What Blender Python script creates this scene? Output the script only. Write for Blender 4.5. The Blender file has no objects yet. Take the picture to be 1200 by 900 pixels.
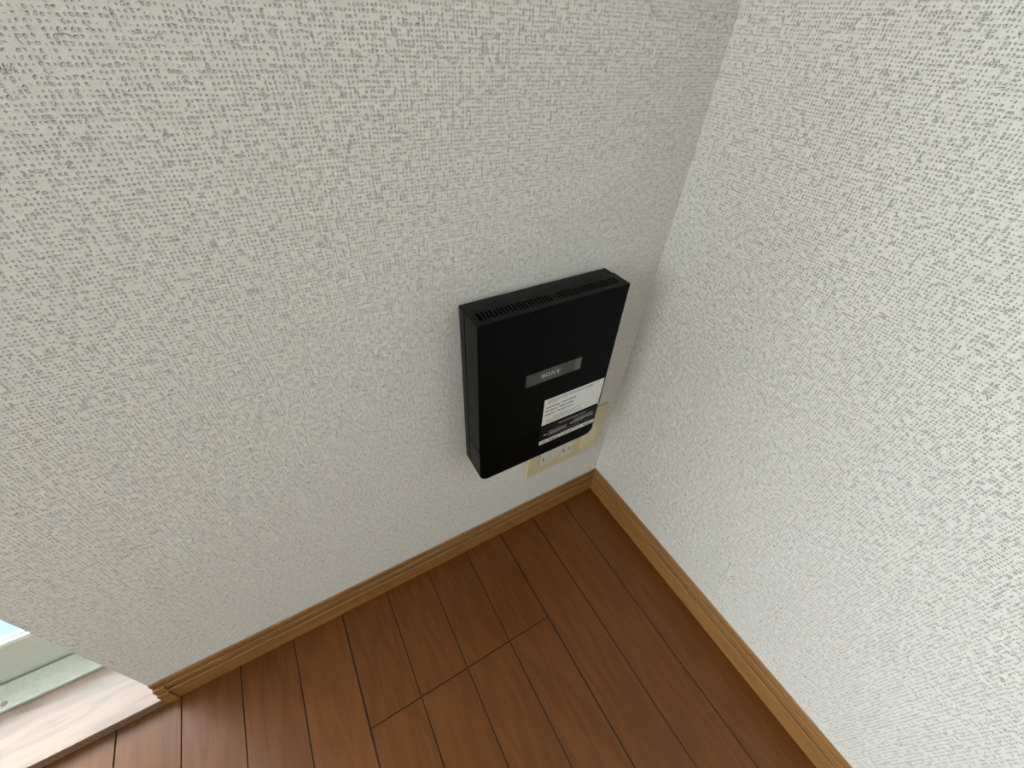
import bpy, bmesh, math, random
from mathutils import Matrix, Vector

random.seed(7)
S = bpy.context.scene
COL = S.collection

# ------------------------------------------------------------------ camera
cam_d = bpy.data.cameras.new('camera')
cam_d.sensor_fit = 'HORIZONTAL'
cam_d.sensor_width = 36.0
cam_d.lens = 480.51 / 1200 * 36.0
cam_d.clip_start = 0.01
cam = bpy.data.objects.new('camera', cam_d)
COL.objects.link(cam)
cr = Vector((0.8664759, -0.49654921, 0.05155963))
cd = Vector((-0.30079366, -0.60171255, -0.7399089))
cf = Vector((0.39842526, 0.62560442, -0.67072828))
m = Matrix.Identity(4)
for i in range(3):
    m[i][0] = cr[i]; m[i][1] = -cd[i]; m[i][2] = -cf[i]
m[0][3], m[1][3], m[2][3] = -0.44673823, -0.34885317, 0.76405269
cam.matrix_world = m
S.camera = cam

# ------------------------------------------------------------------ world, light, exposure
WORLD_STRENGTH = 23.0
w = bpy.data.worlds.new('overcast_sky')
S.world = w
w.use_nodes = True
bg = w.node_tree.nodes['Background']
bg.inputs['Color'].default_value = (0.94, 0.975, 1.0, 1)
bg.inputs['Strength'].default_value = WORLD_STRENGTH
S.view_settings.view_transform = 'Standard'
S.view_settings.look = 'None'
S.view_settings.gamma = 1.0
S.view_settings.use_curve_mapping = False
S.view_settings.exposure = 0.0

# room sizes (metres): back wall is y = 0, right wall is x = 0, floor is z = 0
RX, RY, RZ = -2.75, -3.55, 2.4
JX = -0.7785            # window jamb edge in the back wall
WX0, WZ1 = -2.45, 2.0   # far jamb and head of the window
WT = 0.17               # wall thickness
BT, BH = 0.0078, 0.0586 # baseboard


def portal(name, loc, rot, sx, sy):
    d = bpy.data.lights.new(name, 'AREA')
    d.shape = 'RECTANGLE'; d.size = sx; d.size_y = sy
    d.cycles.is_portal = True
    o = bpy.data.objects.new(name, d)
    COL.objects.link(o); o.location = loc; o.rotation_euler = rot
    return o


portal('window_portal', ((JX + WX0) / 2, WT + 0.03, WZ1 / 2), (-math.pi / 2, 0, 0), JX - WX0, WZ1)

# shaded daylight entering by the window in the wall to the left of the photographer
W2Y0, W2Y1, W2Z0, W2Z1 = -1.80, -0.35, 0.75, 2.05
dl = bpy.data.lights.new('window_daylight', 'AREA')
dl.shape = 'RECTANGLE'; dl.size = W2Z1 - W2Z0; dl.size_y = W2Y1 - W2Y0
dl.energy = 42.0
dl.color = (0.91, 0.98, 1.0)
dlo = bpy.data.objects.new('window_daylight', dl)
COL.objects.link(dlo)
dlo.location = (RX - WT - 0.03, (W2Y0 + W2Y1) / 2, (W2Z0 + W2Z1) / 2)
dlo.rotation_euler = (0, -math.pi / 2, 0)

# ------------------------------------------------------------------ material helpers


def new_mat(name):
    mt = bpy.data.materials.new(name)
    mt.use_nodes = True
    nt = mt.node_tree
    return mt, nt, nt.nodes['Principled BSDF']


class NB:
    """tiny node builder"""
    def __init__(self, nt): self.nt = nt

    def n(self, t, **kw):
        nd = self.nt.nodes.new(t)
        for k, v in kw.items(): setattr(nd, k, v)
        return nd

    def plug(self, sock, v):
        if hasattr(v, 'default_value') or hasattr(v, 'is_linked'):
            self.nt.links.new(v, sock)
        else:
            sock.default_value = v

    def math(self, op, a, b=0.0, c=0.0, clamp=False):
        nd = self.n('ShaderNodeMath', operation=op, use_clamp=clamp)
        for i, v in enumerate((a, b, c)):
            if i < len(nd.inputs): self.plug(nd.inputs[i], v)
        return nd.outputs[0]

    def noise(self, vec, scale, detail=2.0, rough=0.5, out='Fac'):
        nd = self.n('ShaderNodeTexNoise')
        self.plug(nd.inputs['Vector'], vec)
        nd.inputs['Scale'].default_value = scale
        nd.inputs['Detail'].default_value = detail
        nd.inputs['Roughness'].default_value = rough
        return nd.outputs[out]

    def comb(self, x, y, z):
        nd = self.n('ShaderNodeCombineXYZ')
        for i, v in enumerate((x, y, z)): self.plug(nd.inputs[i], v)
        return nd.outputs[0]

    def ramp(self, fac, stops):
        nd = self.n('ShaderNodeValToRGB')
        el = nd.color_ramp.elements
        while len(el) < len(stops): el.new(0.5)
        for e, (p, c) in zip(el, stops):
            e.position = p; e.color = (*c, 1) if len(c) == 3 else c
        self.plug(nd.inputs[0], fac)
        return nd.outputs[0]

    def mixc(self, fac, a, b, mode='MIX'):
        nd = self.n('ShaderNodeMix', data_type='RGBA', blend_type=mode)
        self.plug(nd.inputs[0], fac)
        self.plug(nd.inputs[6], a); self.plug(nd.inputs[7], b)
        return nd.outputs[2]


def plain(name, col, rough=0.5, metallic=0.0, spec=0.5, grain=0.0, gscale=300, coat=0.0):
    mt, nt, b = new_mat(name)
    g = NB(nt)
    tc = g.n('ShaderNodeTexCoord').outputs['Object']
    nz = g.noise(tc, gscale, 3)
    lo = tuple(c * 0.93 for c in col); hi = tuple(min(1, c * 1.07) for c in col)
    g.plug(b.inputs['Base Color'], g.ramp(nz, [(0.3, lo), (0.7, hi)]))
    b.inputs['Roughness'].default_value = rough
    b.inputs['Metallic'].default_value = metallic
    b.inputs['Specular IOR Level'].default_value = spec
    b.inputs['Coat Weight'].default_value = coat
    if grain:
        bp = g.n('ShaderNodeBump')
        bp.inputs['Strength'].default_value = grain
        bp.inputs['Distance'].default_value = 0.0005
        g.plug(bp.inputs['Height'], nz)
        g.plug(b.inputs['Normal'], bp.outputs[0])
    return mt


def wallpaper(name):
    """woven-look vinyl wallpaper: threads crossing over and under, uneven"""
    mt, nt, b = new_mat(name)
    g = NB(nt)
    tc = g.n('ShaderNodeTexCoord').outputs['Object']
    sep = g.n('ShaderNodeSeparateXYZ'); g.plug(sep.inputs[0], tc)
    u = g.math('ADD', sep.outputs[0], sep.outputs[1])
    v = sep.outputs[2]
    uv = g.comb(u, v, 0.0)
    # uneven threads: long slubs along the rows and along the columns
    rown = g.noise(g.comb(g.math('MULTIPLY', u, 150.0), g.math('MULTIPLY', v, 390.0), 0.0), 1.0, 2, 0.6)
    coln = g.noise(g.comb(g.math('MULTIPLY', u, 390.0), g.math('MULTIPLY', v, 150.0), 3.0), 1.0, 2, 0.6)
    # regular over-and-under weave below them
    P = 0.0028
    wn = g.n('ShaderNodeTexNoise'); g.plug(wn.inputs['Vector'], uv)
    wn.inputs['Scale'].default_value = 60; wn.inputs['Detail'].default_value = 2
    ws = g.n('ShaderNodeSeparateColor'); g.plug(ws.inputs[0], wn.outputs['Color'])
    su = g.math('SINE', g.math('MULTIPLY_ADD', ws.outputs[0], 4.0, g.math('MULTIPLY', u, 2 * math.pi / P)))
    sv = g.math('SINE', g.math('MULTIPLY_ADD', ws.outputs[1], 4.0, g.math('MULTIPLY', v, 2 * math.pi / P)))
    weave = g.math('MULTIPLY_ADD', g.math('MAXIMUM', su, sv), 0.5, 0.5)
    h = g.math('MAXIMUM', rown, coln)
    h = g.math('ADD', g.math('MULTIPLY', h, 1.6), g.math('MULTIPLY', weave, 0.34))
    mr = g.n('ShaderNodeMapRange', interpolation_type='SMOOTHSTEP')
    g.plug(mr.inputs[0], h); mr.inputs[1].default_value = 0.80; mr.inputs[2].default_value = 1.03
    fine = g.noise(uv, 1100, 2)
    h = g.math('ADD', mr.outputs[0], g.math('MULTIPLY', fine, 0.15))
    bp = g.n('ShaderNodeBump')
    bp.inputs['Strength'].default_value = 1.0
    bp.inputs['Distance'].default_value = 0.0013
    g.plug(bp.inputs['Height'], h)
    g.plug(b.inputs['Normal'], bp.outputs[0])
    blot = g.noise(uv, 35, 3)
    thread_shade = g.math('MULTIPLY', g.math('ADD', rown, coln), 0.5)      # thread tone that also paints shade into the weave pits
    tone = g.math('MULTIPLY_ADD', blot, 0.12, g.math('MULTIPLY', thread_shade, 0.88))
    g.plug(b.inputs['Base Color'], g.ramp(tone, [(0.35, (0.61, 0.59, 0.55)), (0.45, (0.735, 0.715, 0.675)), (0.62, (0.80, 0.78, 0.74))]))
    b.inputs['Roughness'].default_value = 0.75
    b.inputs['Specular IOR Level'].default_value = 0.3
    return mt


def wood(name, axis, dark, mid, light, rough=0.35, scale=1.0, coat=0.0, bump=0.12, spec=0.5):
    """oak-like veneer; grain runs along the object axis given"""
    mt, nt, b = new_mat(name)
    g = NB(nt)
    tc = g.n('ShaderNodeTexCoord').outputs['Object']
    rnd = g.n('ShaderNodeObjectInfo').outputs['Random']
    sep = g.n('ShaderNodeSeparateXYZ'); g.plug(sep.inputs[0], tc)
    ax = 'xyz'.index(axis)
    along = sep.outputs[ax]
    others = [sep.outputs[i] for i in range(3) if i != ax]
    off = g.math('MULTIPLY', rnd, 37.0)
    across = g.math('ADD', others[0], g.math('MULTIPLY', others[1], 0.9))
    vec = g.comb(g.math('ADD', g.math('MULTIPLY', across, 18.0 * scale), off),
                 g.math('ADD', g.math('MULTIPLY', along, 2.4 * scale), off), rnd)
    big = g.noise(vec, 1.0, 3, 0.55)
    rings = g.math('SINE', g.math('MULTIPLY', big, 55.0))
    rings = g.math('MULTIPLY_ADD', rings, 0.5, 0.5)
    vec2 = g.comb(g.math('ADD', g.math('MULTIPLY', across, 900.0 * scale), off),
                  g.math('MULTIPLY', along, 28.0 * scale), off)
    pores = g.noise(vec2, 1.0, 3, 0.6)
    tone = g.noise(vec, 0.45, 2)
    f = g.math('ADD', g.math('MULTIPLY', rings, 0.26), g.math('MULTIPLY', pores, 0.55))
    f = g.math('ADD', f, g.math('MULTIPLY', tone, 0.30))
    f = g.math('ADD', f, g.math('MULTIPLY', g.math('SUBTRACT', rnd, 0.5), 0.16))
    g.plug(b.inputs['Base Color'], g.ramp(f, [(0.25, dark), (0.52, mid), (0.85, light)]))
    b.inputs['Roughness'].default_value = rough
    b.inputs['Specular IOR Level'].default_value = spec
    b.inputs['Coat Weight'].default_value = coat
    b.inputs['Coat Roughness'].default_value = 0.15
    bp = g.n('ShaderNodeBump')
    bp.inputs['Strength'].default_value = bump
    bp.inputs['Distance'].default_value = 0.0004
    g.plug(bp.inputs['Height'], pores)
    g.plug(b.inputs['Normal'], bp.outputs[0])
    return mt


M = {}
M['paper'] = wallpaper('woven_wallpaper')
M['ceil'] = plain('ceiling_paper', (0.78, 0.77, 0.74), 0.85)
M['plank'] = wood('oak_floor', 'y', (0.100, 0.031, 0.0055), (0.128, 0.041, 0.0075), (0.158, 0.054, 0.0110), 0.30, coat=0.04, spec=0.34)
M['sub'] = plain('groove_brown', (0.035, 0.015, 0.007), 0.6)
M['base_x'] = wood('oak_trim_x', 'x', (0.225, 0.102, 0.028), (0.280, 0.132, 0.040), (0.335, 0.165, 0.056), 0.4)
M['base_y'] = wood('oak_trim_y', 'y', (0.225, 0.102, 0.028), (0.280, 0.132, 0.040), (0.335, 0.165, 0.056), 0.4)
M['sill'] = wood('sill_oak', 'x', (0.15, 0.085, 0.055), (0.23, 0.140, 0.095), (0.30, 0.195, 0.140), 0.3, coat=0.6, spec=0.6)
M['alu'] = plain('painted_aluminium', (0.60, 0.62, 0.55), 0.42, spec=0.5)
M['alu_white'] = plain('pale_gasket', (0.82, 0.86, 0.86), 0.5)
M['steel'] = plain('screw_steel', (0.35, 0.34, 0.30), 0.35, 0.9)
M['concrete'] = plain('balcony_concrete', (0.115, 0.165, 0.190), 0.9, gscale=20)
M['black'] = plain('black_plastic', (0.0012, 0.0018, 0.0019), 0.45, grain=0.08, gscale=1500, spec=0.20)
M['black2'] = plain('black_plastic_side', (0.0020, 0.0021, 0.0020), 0.45, grain=0.08, gscale=1500, spec=0.28)
M['front'] = plain('black_front_shade', (0.0009, 0.0015, 0.0017), 0.55, grain=0.06, gscale=1500, spec=0.07)  # blacker than the shell: shade on the front face put into the colour
M['void'] = plain('vent_dark', (0.002, 0.002, 0.002), 0.9, spec=0.1)
M['tick'] = plain('grey_mark', (0.035, 0.035, 0.033), 0.6)
M['np_a'] = plain('nameplate_grey', (0.040, 0.044, 0.044), 0.3)
M['np_b'] = plain('nameplate_mid_grey', (0.056, 0.056, 0.056), 0.3)
M['np_c'] = plain('nameplate_dark_grey', (0.030, 0.032, 0.030), 0.3)
M['np_d'] = plain('nameplate_light_grey', (0.090, 0.098, 0.088), 0.3)
M['silver'] = plain('silver_print', (0.62, 0.62, 0.58), 0.4)
M['label_w'] = plain('white_label', (0.72, 0.73, 0.70), 0.45)
M['label_k'] = plain('black_label', (0.005, 0.005, 0.0055), 0.45, spec=0.15)
M['ink'] = plain('grey_ink', (0.16, 0.16, 0.16), 0.6)
M['ink_k'] = plain('black_ink', (0.03, 0.03, 0.03), 0.6)
M['ink_r'] = plain('red_ink', (0.45, 0.07, 0.08), 0.6)
M['ink_w'] = plain('white_ink', (0.40, 0.40, 0.39), 0.6)
M['ivory'] = plain('aged_ivory_plastic', (0.60, 0.53, 0.34), 0.4)
M['cream'] = plain('cream_plastic', (0.66, 0.62, 0.54), 0.4)
M['plugw'] = plain('white_plug_plastic', (0.66, 0.60, 0.55), 0.4)
M['slot'] = plain('socket_slot', (0.02, 0.018, 0.012), 0.8)


def glass_mat():
    mt = bpy.data.materials.new('window_glass'); mt.use_nodes = True
    nt = mt.node_tree
    nt.nodes.clear()
    g = NB(nt)
    out = g.n('ShaderNodeOutputMaterial')
    tr = g.n('ShaderNodeBsdfTransparent'); tr.inputs[0].default_value = (0.95, 0.965, 0.955, 1)
    gl = g.n('ShaderNodeBsdfGlossy'); gl.inputs['Roughness'].default_value = 0.02
    lw = g.n('ShaderNodeLayerWeight'); lw.inputs[0].default_value = 0.5
    fr = g.math('MULTIPLY_ADD', g.math('POWER', lw.outputs['Facing'], 5.0), 0.9, 0.04)
    mx = g.n('ShaderNodeMixShader')
    nt.links.new(fr, mx.inputs[0])
    nt.links.new(tr.outputs[0], mx.inputs[1]); nt.links.new(gl.outputs[0], mx.inputs[2])
    nt.links.new(mx.outputs[0], out.inputs[0])
    return mt


M['glass'] = glass_mat()

# ------------------------------------------------------------------ mesh helpers


def link(name, me, mat, parent=None):
    o = bpy.data.objects.new(name, me)
    COL.objects.link(o)
    if mat is not None and not me.materials: me.materials.append(M[mat])
    if parent is not None: o.parent = parent
    return o


def finish(name, bm, mat, parent=None, smooth=False):
    bmesh.ops.recalc_face_normals(bm, faces=bm.faces)
    me = bpy.data.meshes.new(name)
    bm.to_mesh(me); bm.free()
    if smooth:
        for p in me.polygons: p.use_smooth = True
    return link(name, me, mat, parent)


def addbox(bm, x0, x1, y0, y1, z0, z1, bev=0.0, seg=1):
    r = bmesh.ops.create_cube(bm, size=1)
    vs = r['verts']
    for v in vs:
        v.co = Vector((x0 if v.co.x < 0 else x1, y0 if v.co.y < 0 else y1, z0 if v.co.z < 0 else z1))
    if bev:
        es = list({e for v in vs for e in v.link_edges})
        bmesh.ops.bevel(bm, geom=es, offset=bev, segments=seg, affect='EDGES', profile=0.5)


def box(name, mat, x0, x1, y0, y1, z0, z1, bev=0.0, parent=None, seg=1):
    bm = bmesh.new()
    addbox(bm, x0, x1, y0, y1, z0, z1, bev, seg)
    return finish(name, bm, mat, parent)


def extrude_poly(bm, pts, ax, a0, a1):
    """pts: 2-D outline in the plane of the two other axes (in xyz order); extruded along ax"""
    def P(p, a):
        q = list(p); q.insert('xyz'.index(ax), a); return Vector(q)
    A = [bm.verts.new(P(p, a0)) for p in pts]
    B = [bm.verts.new(P(p, a1)) for p in pts]
    n = len(pts)
    for i in range(n):
        bm.faces.new((A[i], A[(i + 1) % n], B[(i + 1) % n], B[i]))
    bm.faces.new(A); bm.faces.new(B[::-1])


def cyl(bm, c, axis, r, l, n=20):
    rot = {'z': Matrix.Identity(4), 'y': Matrix.Rotation(math.pi / 2, 4, 'X'), 'x': Matrix.Rotation(math.pi / 2, 4, 'Y')}[axis]
    bmesh.ops.create_cone(bm, cap_ends=True, segments=n, radius1=r, radius2=r, depth=l, matrix=Matrix.Translation(c) @ rot)


def empty(name, loc=(0, 0, 0)):
    o = bpy.data.objects.new(name, None)
    o.empty_display_size = 0.05
    COL.objects.link(o); o.location = loc
    return o


def struct(o): o['kind'] = 'structure'; return o


def tag(o, label, cat, group=None):
    o['label'] = label; o['category'] = cat
    if group: o['group'] = group
    return o


# ------------------------------------------------------------------ room shell
bm = bmesh.new()                                    # back wall with the opening of the floor-level window
addbox(bm, JX, WT, 0, WT, -0.1, RZ)
addbox(bm, RX - WT, WX0, 0, WT, -0.1, RZ)
addbox(bm, WX0, JX, 0, WT, WZ1, RZ)
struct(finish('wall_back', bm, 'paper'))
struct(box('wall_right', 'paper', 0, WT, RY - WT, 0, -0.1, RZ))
bm = bmesh.new()
addbox(bm, RX - WT, RX, RY - WT, W2Y0, -0.1, RZ)
addbox(bm, RX - WT, RX, W2Y1, 0, -0.1, RZ)
addbox(bm, RX - WT, RX, W2Y0, W2Y1, -0.1, W2Z0)
addbox(bm, RX - WT, RX, W2Y0, W2Y1, W2Z1, RZ)
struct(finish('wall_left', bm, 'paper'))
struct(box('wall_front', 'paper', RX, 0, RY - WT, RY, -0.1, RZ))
struct(box('ceiling', 'ceil', RX - WT, WT, RY - WT, WT, RZ, RZ + 0.1))

floor = struct(box('floor', 'sub', RX, 0, RY, 0, -0.1, -0.0022))
SW, S0, YJ = 0.07575, 0.0816, -0.1798
plank_meshes = {}


def plank_mesh(length, gl, gr, ge):
    key = (round(length, 4), gl, gr, ge)
    if key not in plank_meshes:
        b_ = bmesh.new()
        addbox(b_, -SW + gl, -gr, -length + ge, -ge, -0.0020, 0.0)
        top = [e for e in b_.edges if all(v.co.z > -1e-5 for v in e.verts)]
        bmesh.ops.bevel(b_, geom=top, offset=0.00025, segments=1, affect='EDGES')
        bmesh.ops.recalc_face_normals(b_, faces=b_.faces)
        me = bpy.data.meshes.new('plank'); b_.to_mesh(me); b_.free()
        me.materials.append(M['plank']); me.materials.append(M['sub'])
        for p_ in me.polygons:
            p_.material_index = 0 if p_.normal.z > 0.99 else 1          # painted groove edges
        plank_meshes[key] = me
    return plank_meshes[key]


k = 0
x = -(S0 - SW)
while x > RX:
    board = (k - 3) // 4
    joint = {-1: -1.09, 0: YJ, 1: -1.35}.get(board, YJ - 0.909 if board % 2 else YJ - 0.30)
    ys = [0.0]
    j = joint
    while j > RY: ys.append(j); j -= 1.818
    ys.append(RY)
    gl = 0.0009 if (k - 3) % 4 == 3 else 0.0006     # seam towards -x
    gr = 0.0009 if (k - 3) % 4 == 0 else 0.0006
    if x - SW < RX: break
    for a, b2 in zip(ys[:-1], ys[1:]):
        o = bpy.data.objects.new('plank', plank_mesh(a - b2, gl, gr, 0.0006))
        COL.objects.link(o); o.parent = floor
        o.location = (x, a, 0)
    x -= SW; k += 1

# baseboards: moulded upper half, groove, plain lower face (depth from the wall, height)
PROF = [(0, 0), (0, BH), (0.0012, BH), (0.0022, 0.0578), (0.0026, 0.0480), (0.0026, 0.0430), (0.0037, 0.0430), (0.0037, 0.0475),
        (0.0047, 0.0466), (0.0052, 0.0440), (0.0052, 0.0295), (0.0067, 0.0295), (0.0067, 0.0345), (0.0075, 0.0341), (0.0082, 0.0325), (0.0082, 0)]


def baseboard(name, axis, far, mat, gap):
    b_ = bmesh.new()
    A, B = [], []
    for d, z in PROF:
        if axis == 'x':
            A.append(b_.verts.new((-d - gap, -d, z))); B.append(b_.verts.new((far, -d, z)))
        else:
            A.append(b_.verts.new((-d, -d - gap, z))); B.append(b_.verts.new((-d, far, z)))
    n = len(PROF)
    for i in range(n): b_.faces.new((A[i], A[(i + 1) % n], B[(i + 1) % n], B[i]))
    b_.faces.new(A); b_.faces.new(B[::-1])
    return struct(finish(name, b_, mat))


bb = baseboard('baseboard_back', 'x', -0.7645, 'base_x', 0.0006)
baseboard('baseboard_right', 'y', RY, 'base_y', 0.0002)
b_ = bmesh.new()                                     # capped end of the skirting at the window jamb
extrude_poly(b_, [(-d * 1.0 - (0.0022 if d > 0.004 else 0), z) for d, z in PROF], 'x', -0.7783, -0.7648)
finish('end_cap', b_, 'base_x', bb)

# ------------------------------------------------------------------ window (floor-level sliding window)
win = struct(empty('window_1', ((JX + WX0) / 2, 0.1, 0)))


def wpart(name, mat, x0, x1, y0, y1, z0, z1, bev=0.0, parent=win):
    px, py, pz = win.location
    o = box(name, mat, x0 - px, x1 - px, y0 - py, y1 - py, z0 - pz, z1 - pz, bev, win)
    if parent is not win:
        o.parent = parent
    return o


wpart('window_sill', 'sill', WX0 + 0.001, JX - 0.0005, -0.010, 0.0765, 0.0005, 0.020, 0.0008)
# frame of the opening: stepped bottom rail, side jambs, head
b_ = bmesh.new()
px, py, pz = win.location
prof = [(0.0768, 0.0005), (0.0768, 0.0242), (0.0778, 0.0250), (0.0925, 0.0250), (0.0940, 0.0285), (0.1120, 0.0285), (0.1125, 0.006), (WT - 0.002, 0.004), (WT - 0.002, 0.0005)]
extrude_poly(b_, [(y - py, z - pz) for y, z in prof], 'x', WX0 + 0.001 - px, JX - 0.001 - px)
finish('bottom_frame', b_, 'alu', win)
wpart('side_frame', 'alu', JX - 0.020, JX - 0.001, 0.0775, WT - 0.002, 0.0290, WZ1 - 0.001, 0.001)
wpart('side_frame', 'alu', WX0 + 0.001, WX0 + 0.020, 0.0775, WT - 0.002, 0.0290, WZ1 - 0.001, 0.001)
wpart('head_frame', 'alu', WX0 + 0.021, JX - 0.021, 0.0775, WT - 0.002, WZ1 - 0.04, WZ1 - 0.001, 0.001)
xm = (JX + WX0) / 2
for (xa, xb, ya) in ((xm - 0.02, JX - 0.022, 0.1165), (WX0 + 0.022, xm + 0.02, 0.1425)):
    yb_ = ya + 0.013
    wpart('sash_rail', 'alu', xa, xb, ya, yb_, 0.007, 0.108, 0.0015)
    for g0 in (0.0008, 0.0088):
        wpart('glazing_bead', 'alu_white', xa + 0.041, xb - 0.041, ya + g0, ya + g0 + 0.0034, 0.1082, 0.1120, 0.0005)
    wpart('sash_rail', 'alu', xa, xb, ya, yb_, WZ1 - 0.10, WZ1 - 0.0415, 0.0015)
    for s0, s1 in ((xa, xa + 0.04), (xb - 0.04, xb)):
        wpart('sash_stile', 'alu', s0, s1, ya, yb_, 0.1085, WZ1 - 0.1005, 0.0015)
    wpart('glass_pane', 'glass', xa + 0.041, xb - 0.041, ya + 0.0045, ya + 0.0085, 0.1085, WZ1 - 0.1005)
b_ = bmesh.new()
cyl(b_, Vector((-0.959 - px, 0.0855 - py, 0.0256)), 'z', 0.0032, 0.0012)
addbox(b_, -0.9615 - px, -0.9565 - px, 0.0852 - py, 0.0858 - py, 0.0261, 0.0263)
finish('screw', b_, 'steel', win)
win2 = struct(empty('window_2', (RX - WT / 2, (W2Y0 + W2Y1) / 2, W2Z0)))


def w2part(name, mat, y0, y1, x0, x1, z0, z1, bev=0.001):
    qx, qy, qz = win2.location
    return box(name, mat, x0 - qx, x1 - qx, y0 - qy, y1 - qy, z0 - qz, z1 - qz, bev, win2)


x0, x1 = RX - 0.12, RX - 0.08
w2part('side_frame', 'alu', W2Y0 + 0.001, W2Y0 + 0.04, x0, x1, W2Z0 + 0.001, W2Z1 - 0.001)
w2part('side_frame', 'alu', W2Y1 - 0.04, W2Y1 - 0.001, x0, x1, W2Z0 + 0.001, W2Z1 - 0.001)
yc = (W2Y0 + W2Y1) / 2
w2part('meeting_stile', 'alu', yc - 0.02, yc + 0.02, x0, x1, W2Z0 + 0.042, W2Z1 - 0.042)
for a, b2 in ((W2Z0 + 0.001, W2Z0 + 0.041), (W2Z1 - 0.041, W2Z1 - 0.001)):
    w2part('cross_frame', 'alu', W2Y0 + 0.041, W2Y1 - 0.041, x0, x1, a, b2)
for a, b2 in ((W2Y0 + 0.041, yc - 0.021), (yc + 0.021, W2Y1 - 0.041)):
    w2part('glass_pane', 'glass', a, b2, RX - 0.102, RX - 0.098, W2Z0 + 0.042, W2Z1 - 0.042, 0)
# opaque box added outside that window to keep the open sky out
struct(box('added_sky_block', 'ceil', RX - WT - 0.30, RX - WT - 0.06, W2Y0 - 0.3, W2Y1 + 0.3, 0.3, RZ))
struct(box('added_parapet', 'concrete', RX - 3, 3, 1.25, 1.37, -0.12, 1.05))  # unseen parapet, added to even out the window light
struct(box('added_overhang', 'ceil', RX - 3, 3, WT + 0.001, 1.37, 2.25, 2.40))  # unseen slab, added to cut the high sky above the window
struct(box('balcony_floor', 'concrete', RX - 3, 3, WT + 0.001, 3.5, -0.22, -0.12))

# ------------------------------------------------------------------ router on the wall
router = empty('wifi_router', (-0.29800, -0.005, 0.27775))
router.rotation_euler = (0, -0.01152, 0)
tag(router, 'flat black plastic router mounted on the wall above the ivory socket plate', 'router')
RW, RD, RH, RS = 0.1980, 0.0444, 0.2586, 0.0620
RB = -0.0035                     # bottom edge
YS = -0.0150                     # seam between the rear shell and the front cover
G = 0.0022


def rounded(x0, x1, z0, z1, r, n=8):
    pts = [(x1, z1), (x0, z1)]
    for i in range(n + 1):
        a = math.pi + i / n * math.pi / 2
        pts.append((x0 + r + r * math.cos(a), z0 + r + r * math.sin(a)))
    for i in range(n + 1):
        a = 1.5 * math.pi + i / n * math.pi / 2
        pts.append((x1 - r + r * math.cos(a), z0 + r + r * math.sin(a)))
    return pts


def bevel_sharp(b_, off, seg=2, ang=40):
    b_.normal_update()
    bmesh.ops.recalc_face_normals(b_, faces=b_.faces)
    es = [e for e in b_.edges if len(e.link_faces) == 2 and e.calc_face_angle(0) > math.radians(ang)]
    bmesh.ops.bevel(b_, geom=es, offset=off, segments=seg, affect='EDGES', profile=0.5)


# rear shell (full height, rear part of the depth)
b_ = bmesh.new()
extrude_poly(b_, rounded(0.0003, RW - 0.0012, RB, RH - 0.0003, 0.014), 'y', YS + G, 0.0)
bevel_sharp(b_, 0.0012)
finish('rear_shell', b_, 'black2', router)
# foot: full-depth lower section
b_ = bmesh.new()
extrude_poly(b_, rounded(0.0003, RW - 0.0012, RB, RS - G, 0.014), 'y', -RD, YS + 0.0002)
bevel_sharp(b_, 0.0008)
lowb = finish('lower_body', b_, 'black2', router)
# front cover with the vent well cut into its top
b_ = bmesh.new()
addbox(b_, 0.0, RW, -RD, YS, RS, RH)
bevel_sharp(b_, 0.0007)
VX0, VX1, VY0, VY1 = 0.0078, RW - 0.0095, -0.0372, -0.0235
for co, no in (((VX0, 0, 0), (1, 0, 0)), ((VX1, 0, 0), (1, 0, 0)), ((0, VY0, 0), (0, 1, 0)), ((0, VY1, 0), (0, 1, 0))):
    bmesh.ops.bisect_plane(b_, geom=b_.verts[:] + b_.edges[:] + b_.faces[:], plane_co=co, plane_no=no)
b_.faces.ensure_lookup_table()
wf = [f for f in b_.faces if abs(f.calc_center_median().z - RH) < 1e-5 and VX0 < f.calc_center_median().x < VX1 and VY0 < f.calc_center_median().y < VY1]
ex = bmesh.ops.extrude_face_region(b_, geom=wf)
bmesh.ops.delete(b_, geom=wf, context='FACES_ONLY')
for v in ex['geom']:
    if isinstance(v, bmesh.types.BMVert): v.co.z -= 0.010
cover = finish('front_cover', b_, 'black', router)
box('vent_floor', 'void', VX0 + 0.0001, VX1 - 0.0001, VY0 + 0.0001, VY1 - 0.0001, RH - 0.0099, RH - 0.0085, 0, cover)
NS = 40
pitch = (VX1 - VX0) / NS
b_ = bmesh.new()
addbox(b_, -pitch * 0.24, pitch * 0.24, VY0, VY1, -0.0082, -0.0001)
me = bpy.data.meshes.new('vent_slat'); b_.to_mesh(me); b_.free(); me.materials.append(M['black'])
for i in range(1, NS):
    o = link('vent_slat', me, None, cover); o.location = (VX0 + i * pitch, 0, RH)
# front faces: thin skins on cover and foot, shade put in as darker colour
FP = 0.0003
b_ = bmesh.new()
addbox(b_, 0.0006, RW - 0.0006, -RD - FP, -RD, RS + 0.0005, RH - 0.0006)
finish('front_shade_skin', b_, 'front', cover)
b_ = bmesh.new()
extrude_poly(b_, rounded(0.0010, RW - 0.0020, RB + 0.0007, RS - G - 0.0004, 0.0133), 'y', -RD - FP, -RD)
finish('front_shade_skin', b_, 'front', lowb)
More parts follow.
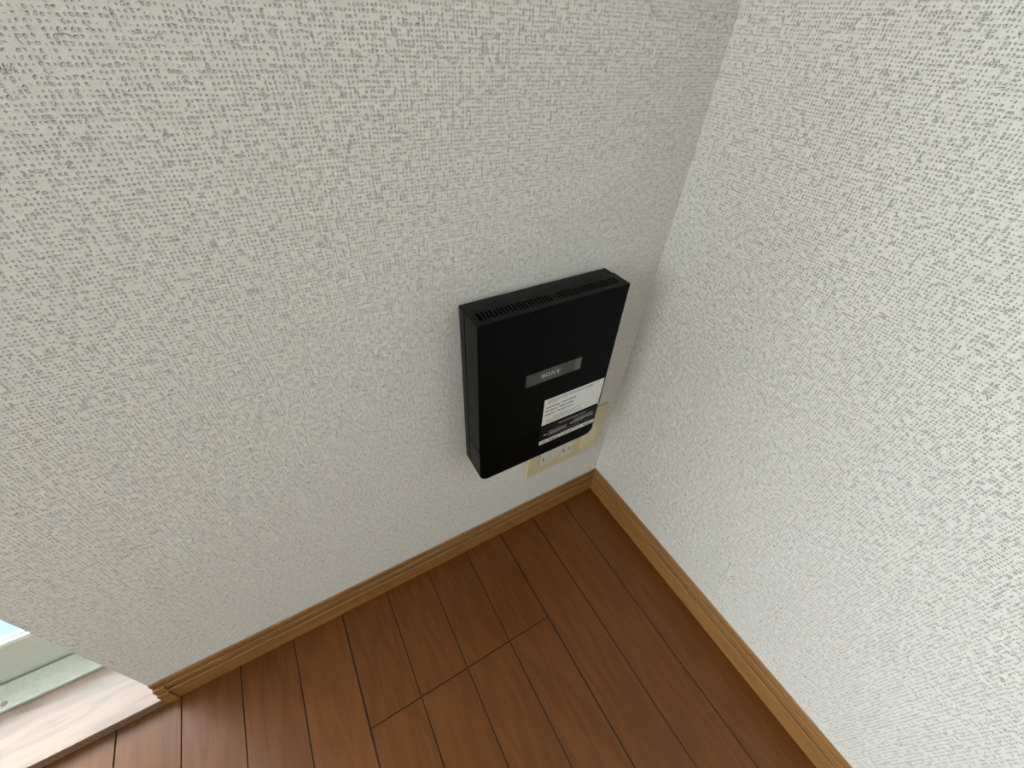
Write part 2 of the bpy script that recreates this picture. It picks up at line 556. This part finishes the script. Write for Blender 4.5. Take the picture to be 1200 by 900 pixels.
# side marks on the left face
for y, z, l in ((-0.0256, 0.2322, .0075), (-0.0291, 0.2080, .004), (-0.0287, 0.1950, .007), (-0.0298, 0.1817, .005), (-0.0310, 0.1697, .005),
                (-0.0322, 0.1545, .005), (-0.0319, 0.1402, .004), (-0.0269, 0.1290, .010), (-0.0282, 0.1172, .010), (-0.0310, 0.1040, .005), (-0.0315, 0.0905, .005)):
    box('port_mark', 'tick', -0.0002, 0.0001, y - l / 2, y + l / 2, z - 0.0004, z + 0.0004, 0, cover)
# dark core seen through the seams between the shells
box('inner_core', 'void', 0.0024, RW - 0.0032, -0.0400, -0.0030, 0.012, RH - 0.0112, 0, router)
box('seam_gasket', 'black2', 0.0022, RW - 0.0013, YS + 0.0001, YS + G - 0.0001, RS + 0.002, RH - 0.0006, 0, router)
# wall bracket
box('wall_bracket', 'black2', 0.045, 0.150, 0.0001, 0.0049, 0.10, 0.20, 0.0005, router)

FY = -RD - FP                       # front plane
XA, XB = 0.0632, 0.1450           # nameplate
ZA, ZB = 0.1500, 0.1692
npl = box('nameplate', 'np_b', XA, XB, FY - 0.0003, FY - 0.00001, ZA, ZB, 0, router)
for nm, mt, a, b2 in (('nameplate_segment', 'np_a', XA, 0.0832), ('nameplate_segment', 'np_c', 0.1165, 0.1352), ('nameplate_segment', 'np_d', 0.1352, XB)):
    box(nm, mt, a + 0.00002, b2 - 0.00002, FY - 0.00045, FY - 0.00031, ZA + 0.0001, ZB - 0.0001, 0, npl)


def flat(name, polys, mat, y, parent, th=0.00012):
    """thin printed shapes in the router's front plane; polys are lists of (x, z)"""
    b2 = bmesh.new()
    for p in polys:
        vs = [b2.verts.new((x_, y, z_)) for x_, z_ in p]
        b2.faces.new(vs)
    bmesh.ops.recalc_face_normals(b2, faces=b2.faces)
    for f in b2.faces:
        if f.normal.y > 0: f.normal_flip()
    me_ = bpy.data.meshes.new(name); b2.to_mesh(me_); b2.free()
    return link(name, me_, mat, parent)


def rect(x0, x1, z0, z1): return [(x0, z0), (x1, z0), (x1, z1), (x0, z1)]


def ribbon(path, wid):
    """quads along a path with a width per point"""
    L, R_ = [], []
    n = len(path)
    for i, (x_, z_) in enumerate(path):
        a = Vector(path[max(i - 1, 0)]); c = Vector(path[min(i + 1, n - 1)])
        t = (c - a).normalized(); nn = Vector((-t.y, t.x)) * wid[i] / 2
        L.append((x_ + nn.x, z_ + nn.y)); R_.append((x_ - nn.x, z_ - nn.y))
    return [[L[i], R_[i], R_[i + 1], L[i + 1]] for i in range(n - 1)]


# slab-serif letters S O N Y, unit height 1
def L_S():
    pts = []
    for i in range(13):
        a = math.radians(20 + 250 * i / 12); pts.append((0.5 + 0.42 * math.cos(a), 0.73 + 0.22 * math.sin(a)))
    for i in range(1, 14):
        a = math.radians(90 - 250 * i / 13); pts.append((0.5 + 0.46 * math.cos(a), 0.27 + 0.22 * math.sin(a)))
    n = len(pts)
    wd = [0.10 + 0.16 * math.exp(-((i / (n - 1) - 0.5) / 0.16) ** 2) for i in range(n)]
    return ribbon(pts, wd) + [rect(0.86, 0.95, 0.66, 1.0), rect(0.05, 0.14, 0.0, 0.36)]


def L_O():
    out = []
    N = 28
    for i in range(N):
        a0, a1 = 2 * math.pi * i / N, 2 * math.pi * (i + 1) / N
        o_ = lambda a: (0.62 + 0.60 * math.cos(a), 0.5 + 0.52 * math.sin(a))
        n_ = lambda a: (0.62 + 0.36 * math.cos(a), 0.5 + 0.42 * math.sin(a))
        out.append([o_(a0), o_(a1), n_(a1), n_(a0)])
    return out


def L_N():
    return [rect(0.17, 0.27, 0, 1), rect(0, 0.46, 0, 0.08), rect(0.98, 1.08, 0, 1), rect(0.80, 1.25, 0.92, 1.0),
            [(0.0, 1.0), (0.38, 1.0), (1.08, 0.0), (0.86, 0.0), (0.25, 0.92), (0.0, 0.92)]]


def L_Y():
    return [rect(0.42, 0.66, 0, 0.48), rect(0.27, 0.82, 0, 0.08), [(0.12, 0.95), (0.40, 0.95), (0.66, 0.45), (0.45, 0.42)],
            [(0.82, 0.95), (0.93, 0.95), (0.66, 0.42), (0.58, 0.48)], rect(0.0, 0.50, 0.92, 1.0), rect(0.66, 1.08, 0.92, 1.0)]


lz0, lh = 0.1572, 0.0056
adv = 0.0852
polys = []
for fn, wd in ((L_S, 1.00), (L_O, 1.24), (L_N, 1.25), (L_Y, 1.08)):
    sx = 0.0054
    for p_ in fn(): polys.append([(adv + x_ * sx, lz0 + z_ * lh) for x_, z_ in p_])
    adv += wd * sx + 0.0009
flat('brand_lettering', polys, 'silver', FY - 0.00034, npl)


def scribble(rows, x0, x1, z0, z1, rnd_):
    """rows of tiny print: (u0, u1, v from top, height) fractions of the label"""
    out = []
    W_, H_ = x1 - x0, z1 - z0
    for u0, u1, v, hgt in rows:
        u_ = u0
        while u_ < u1:
            l = rnd_.uniform(0.006, 0.018)
            hh = hgt * rnd_.uniform(0.75, 1.0)
            e = min(u_ + l, u1)
            out.append(rect(x0 + u_ * W_, x0 + e * W_, z1 - (v + hh) * H_, z1 - v * H_))
            u_ = e + rnd_.uniform(0.003, 0.009)
    return out


def prn(o): o['kind'] = 'stuff'; return o


def text(name, body, x0, z0, hgt, wid, mat, y, parent, shear=0.0):
    cu = bpy.data.curves.new(name, 'FONT'); cu.body = body; cu.size = 1.0; cu.shear = shear
    cu.offset = 0.03
    tmp = bpy.data.objects.new(name, cu); COL.objects.link(tmp)
    dg = bpy.context.evaluated_depsgraph_get(); dg.update()
    me_ = bpy.data.meshes.new_from_object(tmp.evaluated_get(dg))
    bpy.data.objects.remove(tmp)
    xs = [v.co.x for v in me_.vertices]; zs = [v.co.y for v in me_.vertices]
    ax, bx, az, bz = min(xs), max(xs), min(zs), max(zs)
    for v in me_.vertices:
        v.co = Vector((x0 + (v.co.x - ax) / (bx - ax) * wid, y, z0 + (v.co.y - az) / (bz - az) * hgt))
    me_.materials.clear()
    return link(name, me_, mat, parent)


rr = random.Random(3)
# white label, just above the seam of the cover
LX0, LX1, LZ0, LZ1 = 0.0955, 0.1950, 0.0642, 0.1138
lab = box('white_sticker', 'label_w', LX0, LX1, FY - 0.0003, FY - 0.00001, LZ0, LZ1, 0, router)
rows = [(.05, .92, .055, .028), (.05, .74, .105, .028), (.05, .22, .155, .026)]
prn(flat('fine_print', scribble(rows + [(.18, .66, .76, .028), (.05, .56, .82, .026), (.05, .68, .875, .026), (.05, .30, .93, .024)], LX0, LX1, LZ0, LZ1, rr), 'ink', FY - 0.00034, lab))
prn(flat('bold_print', scribble([(.035, .255, .30, .055), (.285, .535, .29, .055), (.035, .225, .44, .055), (.26, .50, .43, .055), (.035, .20, .58, .055), (.235, .495, .57, .055),
                             (.70, .80, .10, .035)], LX0, LX1, LZ0, LZ1, rr), 'ink_k', FY - 0.00034, lab))
# black label with white print and the white strip along its foot
BZ0, BZ1 = 0.0222, 0.0608
blk = box('black_sticker', 'label_k', LX0 + 0.0002, LX1 - 0.0008, FY - 0.0003, FY - 0.00001, BZ0, BZ1, 0, router)
prn(flat('phone_print', scribble([(.30, .78, .10, .075), (.06, .12, .48, .10), (.14, .46, .40, .05), (.14, .46, .50, .10), (.14, .34, .63, .03), (.52, .57, .42, .10),
                              (.58, .94, .28, .05), (.58, .94, .38, .11), (.58, .76, .53, .03), (.36, .70, .72, .02)], LX0, LX1, BZ0 + 0.002, BZ1, rr), 'ink_w', FY - 0.00034, blk))
SZ0, SZ1 = 0.0226, 0.0304
strip = box('white_strip', 'label_w', LX0 - 0.0004, LX1 - 0.0006, FY - 0.00045, FY - 0.00031, SZ0, SZ1, 0, blk)
ty = FY - 0.00049
text('strip_lettering', 'UNI', 0.0978, SZ0 + 0.0014, 0.0048, 0.0100, 'ink_k', ty, strip)
flat('red_mark', [rect(0.1105, 0.1140, SZ0 + 0.0022, SZ0 + 0.0058)], 'ink_r', ty, strip)
text('strip_lettering', 'SELECT', 0.1148, SZ0 + 0.0014, 0.0048, 0.0190, 'ink_k', ty, strip)
prn(flat('strip_print', scribble([(.42, .74, .30, .42)], LX0, LX1, SZ0, SZ1, rr), 'ink', ty, strip))
text('strip_lettering', 'NURO', 0.1730, SZ0 + 0.0014, 0.0050, 0.0190, 'ink_k', ty, strip, 0.25)

# ------------------------------------------------------------------ socket plate behind the router
pl = empty('socket_plate', (-0.1050, 0, 0.1515))
tag(pl, 'aged ivory three-gang wall socket plate half hidden below the black router', 'wall socket')


def ppart(name, mat, x0, x1, y0, y1, z0, z1, bev=0.0, parent=pl, seg=1):
    return box(name, mat, x0 + 0.105, x1 + 0.105, y0, y1, z0 - 0.1515, z1 - 0.1515, bev, parent, seg)


PX0, PX1, PZ0, PZ1 = -0.1863, -0.0243, 0.1515, 0.2675
# plate with bevelled rim
b_ = bmesh.new()
addbox(b_, PX0 + 0.105, PX1 + 0.105, -0.0065, -0.0001, 0, PZ1 - PZ0)
es = [e for e in b_.edges if all(v.co.y < -0.006 for v in e.verts)]
bmesh.ops.bevel(b_, geom=es, offset=0.0035, segments=3, affect='EDGES', profile=0.6)
finish('plate', b_, 'ivory', pl)
for cx in (-0.1478, -0.1040):
    fr = ppart('socket_insert', 'cream', cx - 0.0135, cx + 0.0135, -0.0074, -0.0064, 0.1715, 0.2475, 0.0005)
    for cz in (0.190, 0.217):
        fc = ppart('socket_face', 'cream', cx - 0.0105, cx + 0.0105, -0.0086, -0.0073, cz - 0.0105, cz + 0.0105, 0.0012, fr)
        for sx, hl in ((-0.0068, 0.0045), (0.0055, 0.0035)):
            ppart('socket_slot', 'slot', cx + sx - 0.0008, cx + sx + 0.0008, -0.0088, -0.00855, cz - hl, cz + hl, 0, fr)
    ppart('insert_gap', 'slot', cx - 0.0142, cx - 0.0136, -0.0067, -0.0063, 0.1760, 0.2450)
# third gang: blank cover with a sloping cable hood
b_ = bmesh.new()
cx = -0.0560 + 0.105
pts = [(-0.0064, 0.0180), (-0.0110, 0.0260), (-0.0150, 0.0400), (-0.0150, 0.0450), (-0.0064, 0.0660)]
A = []
for sx, tp in ((-1, 0.0), (1, 0.0)):
    A.append([b_.verts.new((cx + sx * (0.0170 if i in (0, 4) else 0.0125), y_, z_)) for i, (y_, z_) in enumerate(pts)])
n = len(pts)
for i in range(n - 1): b_.faces.new((A[0][i], A[0][i + 1], A[1][i + 1], A[1][i]))
b_.faces.new(A[0]); b_.faces.new(A[1][::-1]); b_.faces.new((A[0][0], A[1][0], A[1][-1], A[0][-1]))
bevel_sharp(b_, 0.0012, 2, 20)
finish('cable_hood', b_, 'ivory', pl)
# plug standing in the first socket
plug = empty('power_plug', (-0.1350, -0.0088, 0.2000))
tag(plug, 'white power plug pushed into the ivory socket plate, half hidden by the router', 'plug')
b_ = bmesh.new()
addbox(b_, -0.0125, 0.0150, -0.0045, 0.0, -0.0110, 0.0125, 0.0016, 3)
finish('plug_body', b_, 'plugw', plug)
